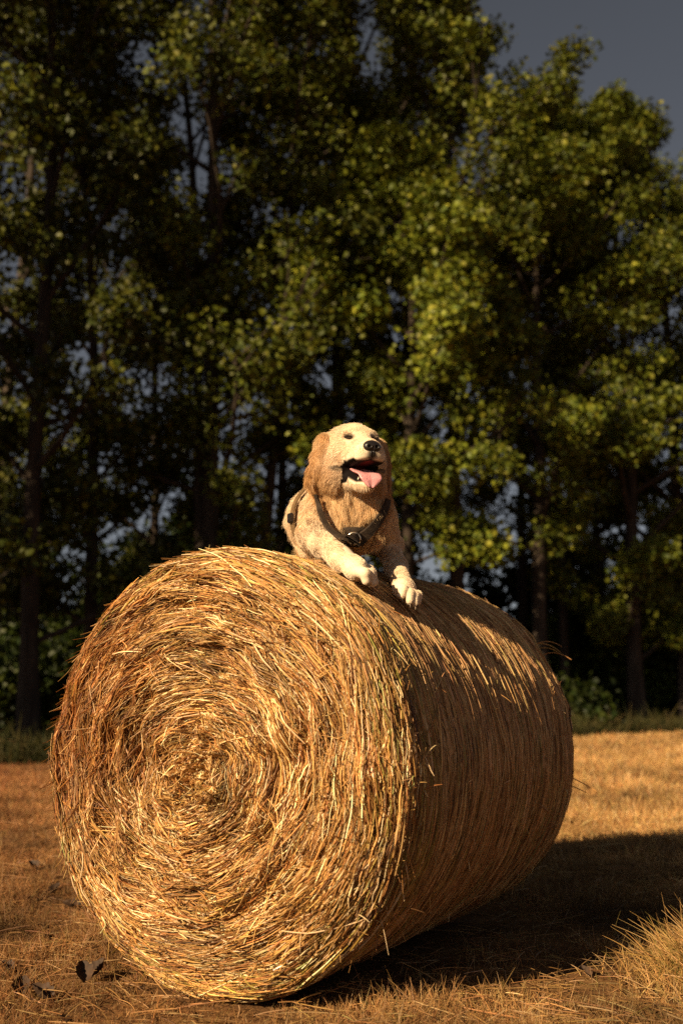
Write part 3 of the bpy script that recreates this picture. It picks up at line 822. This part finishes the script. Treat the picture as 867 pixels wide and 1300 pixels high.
def tree(label, px, dist, H, tr, c0, rad, nleaf, seed, lean=(0, 0), dark=1.0, nb=26, leaf=.086, spread=.42, up=1.0, group=None, name='tree', stems=1):
    """px: photo column of the trunk at ground level; dist: metres in front of the camera"""
    global rng
    keep = rng; rng = np.random.default_rng(seed)
    bx = (px - 433.5) / FPX * (dist * .986); by = dist
    gz = float(ground_z(np.array([bx]), np.array([by]))[0])
    base = np.array([bx, by, gz - .05])
    root = props(empty(name, base), label, 'tree', group)
    paths, cl, cs = [], [], []
    for st in range(stems):
        k = 12; z = np.linspace(0, H * (1 if st == 0 else rng.uniform(.75, .95)), k)
        ph = rng.uniform(0, 6.28, 4); sl = np.array(lean) + (0 if st == 0 else rng.normal(0, .09, 2))
        q = z / H
        trunk = base + np.stack([sl[0] * z + .22 * np.sin(q * 4 + ph[0]) * q + .08 * np.sin(q * 11 + ph[1]) * q,
                                 sl[1] * z + .22 * np.sin(q * 4 + ph[2]) * q + .08 * np.sin(q * 11 + ph[3]) * q, z], -1)
        r = tr * (1 - q * .93) ** .85 * (1 if st == 0 else .7); r[0] *= 1.35
        paths.append((trunk, r))
        nbs = nb if st == 0 else nb // 2
        for b in range(nbs):
            t = (b + rng.uniform(.1, .9)) / nbs
            zf = c0 + (.985 - c0) * t
            p0 = np.array([np.interp(zf * H, z, trunk[:, a]) for a in range(3)])
            rr = np.interp(zf * H, z, r)
            az = b * 2.399 + rng.normal(0, .5) + st
            shape = (.45 + .6 * math.sin(math.pi * min(1, .12 + t * .95))) * (1 - t ** 4 * .6)
            L = rad * shape * rng.uniform(.65, 1.25)
            el = radians(rng.uniform(12, 40) + 34 * t) * up
            d = np.array([math.cos(az) * math.cos(el), math.sin(az) * math.cos(el), math.sin(el)])
            tt = np.linspace(0, 1, 5)
            side = np.array([-math.sin(az), math.cos(az), 0]) * rng.normal(0, .18)
            pts = p0 + d * (L * tt)[:, None] + (UP * rng.uniform(.05, .3) + side) * (L * tt ** 2)[:, None]
            rb = max(.012, min(rr * .55, .022 * L + .008))
            paths.append((pts, rb * (1 - .8 * tt)))
            cl.append(pts[-1]); cs.append(1.)
            for s_ in range(6):
                f = rng.uniform(.25, 1.0)
                q0 = np.array([np.interp(f, tt, pts[:, a]) for a in range(3)])
                d2 = nrm(d * rng.uniform(.2, .9) + rng.normal(0, .6, 3) + UP * .15)
                l2 = L * rng.uniform(.2, .45) * (1.15 - .4 * f)
                t3 = np.linspace(0, 1, 3)
                pt = q0 + d2 * (l2 * t3)[:, None] + UP * (.12 * l2 * t3 ** 2)[:, None]
                paths.append((pt, max(.006, rb * .4) * (1 - .7 * t3)))
                for m_ in (.45, .75, 1.0):
                    cl.append(q0 + d2 * l2 * m_); cs.append(rng.uniform(.5, 1.2))
    V, F = tubes(paths, 6)
    mesh_obj('trunk', V, F, M_bark, root)
    cl = np.array(cl); cs = np.array(cs) * rng.lognormal(0, .55, len(cl)) * (rng.random(len(cl)) > .12)
    nleaf = int(nleaf * 2.7); idx = rng.choice(len(cl), nleaf, p=cs / cs.sum())
    off = nrm(rng.normal(0, 1, (nleaf, 3))) * (spread * rng.random((nleaf, 1)) ** .55) * np.array([1, 1, .75])
    pos = cl[idx] + off
    cen = base + np.array([lean[0] * H * .6, lean[1] * H * .6, H * .55])
    nor = nrm(rng.normal(0, 1, (nleaf, 3)) * .75 + UP * .55 + nrm(pos - cen) * .5)
    size = leaf * rng.uniform(.5, 1.3, nleaf)
    tone = rng.lognormal(0, .22, len(cl))[idx][:, None]
    col = LEAFP[rng.choice(len(LEAFP), nleaf, p=[.3, .26, .22, .12, .1])] * tone * rng.lognormal(0, .15, (nleaf, 1)) * dark * np.array([1.2, 1.14, .95])  # low dark values put shade on the left trees into the leaf colour
    leaf_mesh('crown', pos, nor, size, col, root)
    rng = keep
    return root

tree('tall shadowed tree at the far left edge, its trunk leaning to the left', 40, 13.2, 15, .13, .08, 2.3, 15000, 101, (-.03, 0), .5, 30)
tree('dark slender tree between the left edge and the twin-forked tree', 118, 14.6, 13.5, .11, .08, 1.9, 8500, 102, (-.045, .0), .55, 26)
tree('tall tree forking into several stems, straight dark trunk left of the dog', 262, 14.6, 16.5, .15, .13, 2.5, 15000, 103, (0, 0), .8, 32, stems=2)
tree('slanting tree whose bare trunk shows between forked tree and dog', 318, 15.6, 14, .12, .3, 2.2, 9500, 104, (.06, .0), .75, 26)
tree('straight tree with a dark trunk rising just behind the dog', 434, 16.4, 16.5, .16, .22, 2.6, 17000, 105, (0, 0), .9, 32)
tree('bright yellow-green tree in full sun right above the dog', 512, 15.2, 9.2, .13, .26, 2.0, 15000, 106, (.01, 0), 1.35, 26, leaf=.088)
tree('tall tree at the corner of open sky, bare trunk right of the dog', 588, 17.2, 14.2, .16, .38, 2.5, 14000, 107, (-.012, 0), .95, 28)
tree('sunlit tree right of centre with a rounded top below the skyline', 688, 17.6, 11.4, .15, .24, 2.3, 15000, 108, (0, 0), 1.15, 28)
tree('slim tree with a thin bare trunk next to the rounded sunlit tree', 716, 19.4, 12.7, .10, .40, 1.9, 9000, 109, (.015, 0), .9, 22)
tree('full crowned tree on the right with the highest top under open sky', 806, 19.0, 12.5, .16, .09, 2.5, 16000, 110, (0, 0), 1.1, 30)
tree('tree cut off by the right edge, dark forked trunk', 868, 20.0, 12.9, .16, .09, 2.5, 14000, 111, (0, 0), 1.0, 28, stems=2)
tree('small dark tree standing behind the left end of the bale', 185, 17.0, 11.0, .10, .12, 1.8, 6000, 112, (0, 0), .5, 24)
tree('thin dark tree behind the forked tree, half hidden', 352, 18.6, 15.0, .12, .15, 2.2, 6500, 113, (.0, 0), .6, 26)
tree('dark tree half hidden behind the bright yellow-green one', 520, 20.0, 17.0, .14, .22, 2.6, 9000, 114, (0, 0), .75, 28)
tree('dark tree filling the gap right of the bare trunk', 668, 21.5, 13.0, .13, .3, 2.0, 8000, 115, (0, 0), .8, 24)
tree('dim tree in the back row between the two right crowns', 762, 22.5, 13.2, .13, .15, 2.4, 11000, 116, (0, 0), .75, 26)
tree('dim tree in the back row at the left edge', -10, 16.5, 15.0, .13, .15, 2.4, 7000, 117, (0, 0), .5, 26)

# unseen trees added to the row left of the view, to shade the left trees
tree('unseen tree added to the row out of view to the left for its shade', -674, 9.05, 13.2, .15, .05, 2.5, 15000, 118, (0, 0), .8, 28)
tree('second unseen tree added farther out of view to the left for its shade', -1606, 6.4, 12.5, .15, .1, 2.3, 12000, 119, (0, 0), .8, 28)

tree('tree of the same row beyond the right edge of the view', 985, 21.8, 12.6, .15, .1, 2.4, 9000, 120, (0, 0), .95, 28)
tree('last tree of the row far beyond the right edge of the view', 1120, 23.8, 12.0, .15, .1, 2.4, 9000, 121, (0, 0), .95, 28)
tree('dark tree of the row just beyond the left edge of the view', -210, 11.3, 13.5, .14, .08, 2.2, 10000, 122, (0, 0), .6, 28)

def shrub(label, px, dist, H, W, n, seed, dark=1.0, group='shrubs under the trees', lf=.10):
    global rng
    keep = rng; rng = np.random.default_rng(seed)
    bx = (px - 433.5) / FPX * (dist * .986); base = np.array([bx, dist, -.02])
    root = props(empty('shrub', base), label, 'shrub', group)
    paths, cl = [], []
    for s_ in range(14):
        az = rng.uniform(0, 6.28); sp = rng.uniform(.1, 1) ** .7
        tip = base + np.array([math.cos(az) * W * sp, math.sin(az) * W * sp * .8, H * rng.uniform(.45, 1.0) * (1.1 - .45 * sp)])
        t = np.linspace(0, 1, 4); mid = (tip - base) * np.array([.6, .6, 1])
        pts = base + mid * t[:, None] + (tip - base - mid) * (t ** 2)[:, None]
        paths.append((pts, .018 * (1 - .8 * t)))
        for m_ in np.linspace(.3, 1.05, 6): cl.append(base + (pts[-1] - base) * m_ + rng.normal(0, .1, 3))
    V, F = tubes(paths, 5); mesh_obj('stem', V, F, M_bark, root)
    cl = np.array(cl); idx = rng.integers(0, len(cl), n)
    pos = cl[idx] + rng.normal(0, .16, (n, 3)); pos[:, 2] = np.maximum(pos[:, 2], .03)
    nor = nrm(rng.normal(0, 1, (n, 3)) * .8 + UP * .7)
    col = LEAFP[rng.choice(len(LEAFP), n)] * rng.lognormal(0, .3, len(cl))[idx][:, None] * dark * np.array([.8, 1, 1])  # dark lowers the leaf colour in place of shade under the trees
    leaf_mesh('foliage', pos, nor, lf * rng.uniform(.6, 1.3, n), col, root)
    rng = keep

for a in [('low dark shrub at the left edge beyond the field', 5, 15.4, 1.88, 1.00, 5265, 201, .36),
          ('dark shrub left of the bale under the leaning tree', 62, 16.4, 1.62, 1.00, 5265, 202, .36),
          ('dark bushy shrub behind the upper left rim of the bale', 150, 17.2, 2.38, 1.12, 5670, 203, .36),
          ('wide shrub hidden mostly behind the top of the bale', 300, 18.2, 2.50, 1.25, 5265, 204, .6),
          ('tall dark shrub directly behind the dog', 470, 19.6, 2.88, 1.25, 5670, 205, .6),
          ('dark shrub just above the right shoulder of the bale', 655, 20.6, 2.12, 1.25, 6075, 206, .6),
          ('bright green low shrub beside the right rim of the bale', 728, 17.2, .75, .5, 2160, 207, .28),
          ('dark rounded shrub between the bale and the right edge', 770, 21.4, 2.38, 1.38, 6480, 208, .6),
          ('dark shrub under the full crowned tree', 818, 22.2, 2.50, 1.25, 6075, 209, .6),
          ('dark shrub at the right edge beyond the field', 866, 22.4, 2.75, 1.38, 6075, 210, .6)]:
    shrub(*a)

# young dark trees and tall bushes filling the gaps between the trunks
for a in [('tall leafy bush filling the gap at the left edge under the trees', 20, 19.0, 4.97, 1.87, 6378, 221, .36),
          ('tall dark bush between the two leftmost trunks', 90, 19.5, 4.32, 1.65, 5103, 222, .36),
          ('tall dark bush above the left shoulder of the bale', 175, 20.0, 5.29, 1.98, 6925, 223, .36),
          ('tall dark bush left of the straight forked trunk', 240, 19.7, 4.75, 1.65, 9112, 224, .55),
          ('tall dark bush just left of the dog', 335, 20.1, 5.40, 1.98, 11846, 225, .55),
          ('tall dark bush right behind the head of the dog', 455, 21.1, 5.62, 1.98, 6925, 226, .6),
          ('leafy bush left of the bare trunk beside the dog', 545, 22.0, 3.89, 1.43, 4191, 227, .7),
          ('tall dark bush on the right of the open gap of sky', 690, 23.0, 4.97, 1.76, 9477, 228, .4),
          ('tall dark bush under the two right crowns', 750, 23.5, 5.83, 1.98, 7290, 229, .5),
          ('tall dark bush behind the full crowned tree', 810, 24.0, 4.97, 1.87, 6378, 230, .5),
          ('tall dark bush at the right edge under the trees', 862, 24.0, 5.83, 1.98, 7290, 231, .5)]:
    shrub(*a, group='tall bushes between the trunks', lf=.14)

# ------------------------------------------------------------------ tuft and dead leaves in front of the bale
tuft = props(empty('grass_tuft', (1.03, 2.95, 0)), 'tall tuft of green and straw-coloured grass at the lower right', 'grass tuft')
n = 2600; rr = np.abs(rng.normal(0, .13, n)); az = rng.uniform(0, 6.28, n)
x = 1.03 + rr * np.cos(az) * 1.0; y = 2.95 + rr * np.sin(az) * .9
L = np.clip(rng.gamma(7, .0165, n) * np.exp(-(rr / .26) ** 2) + .03, .03, .26)
P = blades(x, y, L, rng.uniform(.05, .8, n), rng.uniform(.0, .5, n), 5)
r = rng.uniform(.0005, .0013, n)[:, None] * np.array([1, 1, .9, .7, .25])
c = pick(n, np.array([[.42, .235, .08], [.32, .19, .06], [.18, .135, .035], [.54, .34, .14]]), [.38, .25, .2, .17])
curves_obj('blades', P, r, c, M_grass, tuft)

def dead_leaf(label, px, v, size_, yaw, curl, seed, z=.02, tilt=.3):
    """a curled brown leaf lying on the stubble"""
    size = size_ * .8; z = z - .012
    b = (650 - v) / FPX; cp, sp = math.cos(PITCH), math.sin(PITCH)
    d = np.array([(px - 433.5) / FPX, cp - sp * b, sp + cp * b]); t = -(CAM_H - z) / d[2]
    base = np.array([0, 0, CAM_H]) + d * t
    m, k = 17, 11
    a = np.linspace(0, 1, m); wv = .34 * np.sin(np.pi * a ** .8) ** .7 * (1 + .10 * np.sin(a * 23)) + .012
    s = np.linspace(-1, 1, k)
    X = s[None] * wv[:, None]; Y = np.repeat(a[:, None] - .5, k, 1)
    Z = curl * (np.abs(X) * 1.5) ** 1.3 * np.sign(1) + .35 * curl * (Y ** 2) * 2 + .05 * fbm(X * 6, Y * 6, seed, seed)
    Q = np.stack([X, Y, Z], -1).reshape(-1, 3) * size
    R1 = np.array([[1, 0, 0], [0, math.cos(tilt), -math.sin(tilt)], [0, math.sin(tilt), math.cos(tilt)]])
    R2 = np.array([[math.cos(yaw), -math.sin(yaw), 0], [math.sin(yaw), math.cos(yaw), 0], [0, 0, 1]])
    Q = Q @ R1.T @ R2.T; Q[:, 2] -= Q[:, 2].min()
    V = base + Q - np.array([0, 0, .014])
    i, j = np.meshgrid(np.arange(m - 1), np.arange(k - 1), indexing='ij')
    F = np.stack([i * k + j, i * k + j + 1, (i + 1) * k + j + 1, (i + 1) * k + j], -1).reshape(-1, 4)
    root = props(empty('dead_leaf', base), label, 'leaf', 'dead leaves on the stubble')
    mesh_obj('leaf_blade', V, F, M_dryleaf, root)
    st = np.linspace(0, 1, 5)[:, None]
    p0 = V[k // 2]; dirn = nrm(p0 - V[k * 4 + k // 2])
    tv, tf = tubes([(p0 + dirn * st * size * .35 + np.array([0, 0, .008]) * st ** 2, np.full(5, .0011))], 5)
    mesh_obj('stalk', tv, tf, M_dryleaf, root)

dead_leaf('upright folded dead leaf in the middle of the lower left corner', 106, 1238, .085, .4, 1.0, 1, .015, .75)
dead_leaf('pointed dark dead leaf right beside the upright folded one', 128, 1232, .075, -.9, .9, 2, .015, .9)
dead_leaf('curled black-brown dead leaf lowest at the left edge', 28, 1254, .08, .2, 1.1, 3, .012, .7)
dead_leaf('crumpled dead leaf touching the curled black-brown one', 50, 1262, .085, 1.2, 1.0, 4, .012, .6)
dead_leaf('flat dark dead leaf against the lower left foot of the bale', 92, 1147, .10, 1.4, .5, 5, .012, .2)
dead_leaf('small dark dead leaf alone on the stubble left of the bale', 42, 1098, .08, .8, .8, 6, .012, .4)
dead_leaf('tiny dark dead leaf at the bottom edge below the others', 82, 1291, .045, 2.2, .9, 7, .012, .5)
dead_leaf('pale curled dead leaf with its tip up near the bale foot', 72, 1128, .07, -.5, .9, 8, .012, .6)
dead_leaf('small crumpled dead leaf half buried at the far left edge', 8, 1225, .06, 1.0, 1.0, 9, .010, .5)
dead_leaf('small dead leaf between the flat one and the upright pair', 62, 1188, .05, 2.6, .9, 10, .010, .5)
dead_leaf('narrow dead leaf in the shadow edge right of the bale', 742, 1230, .06, .3, .8, 11, .012, .4)
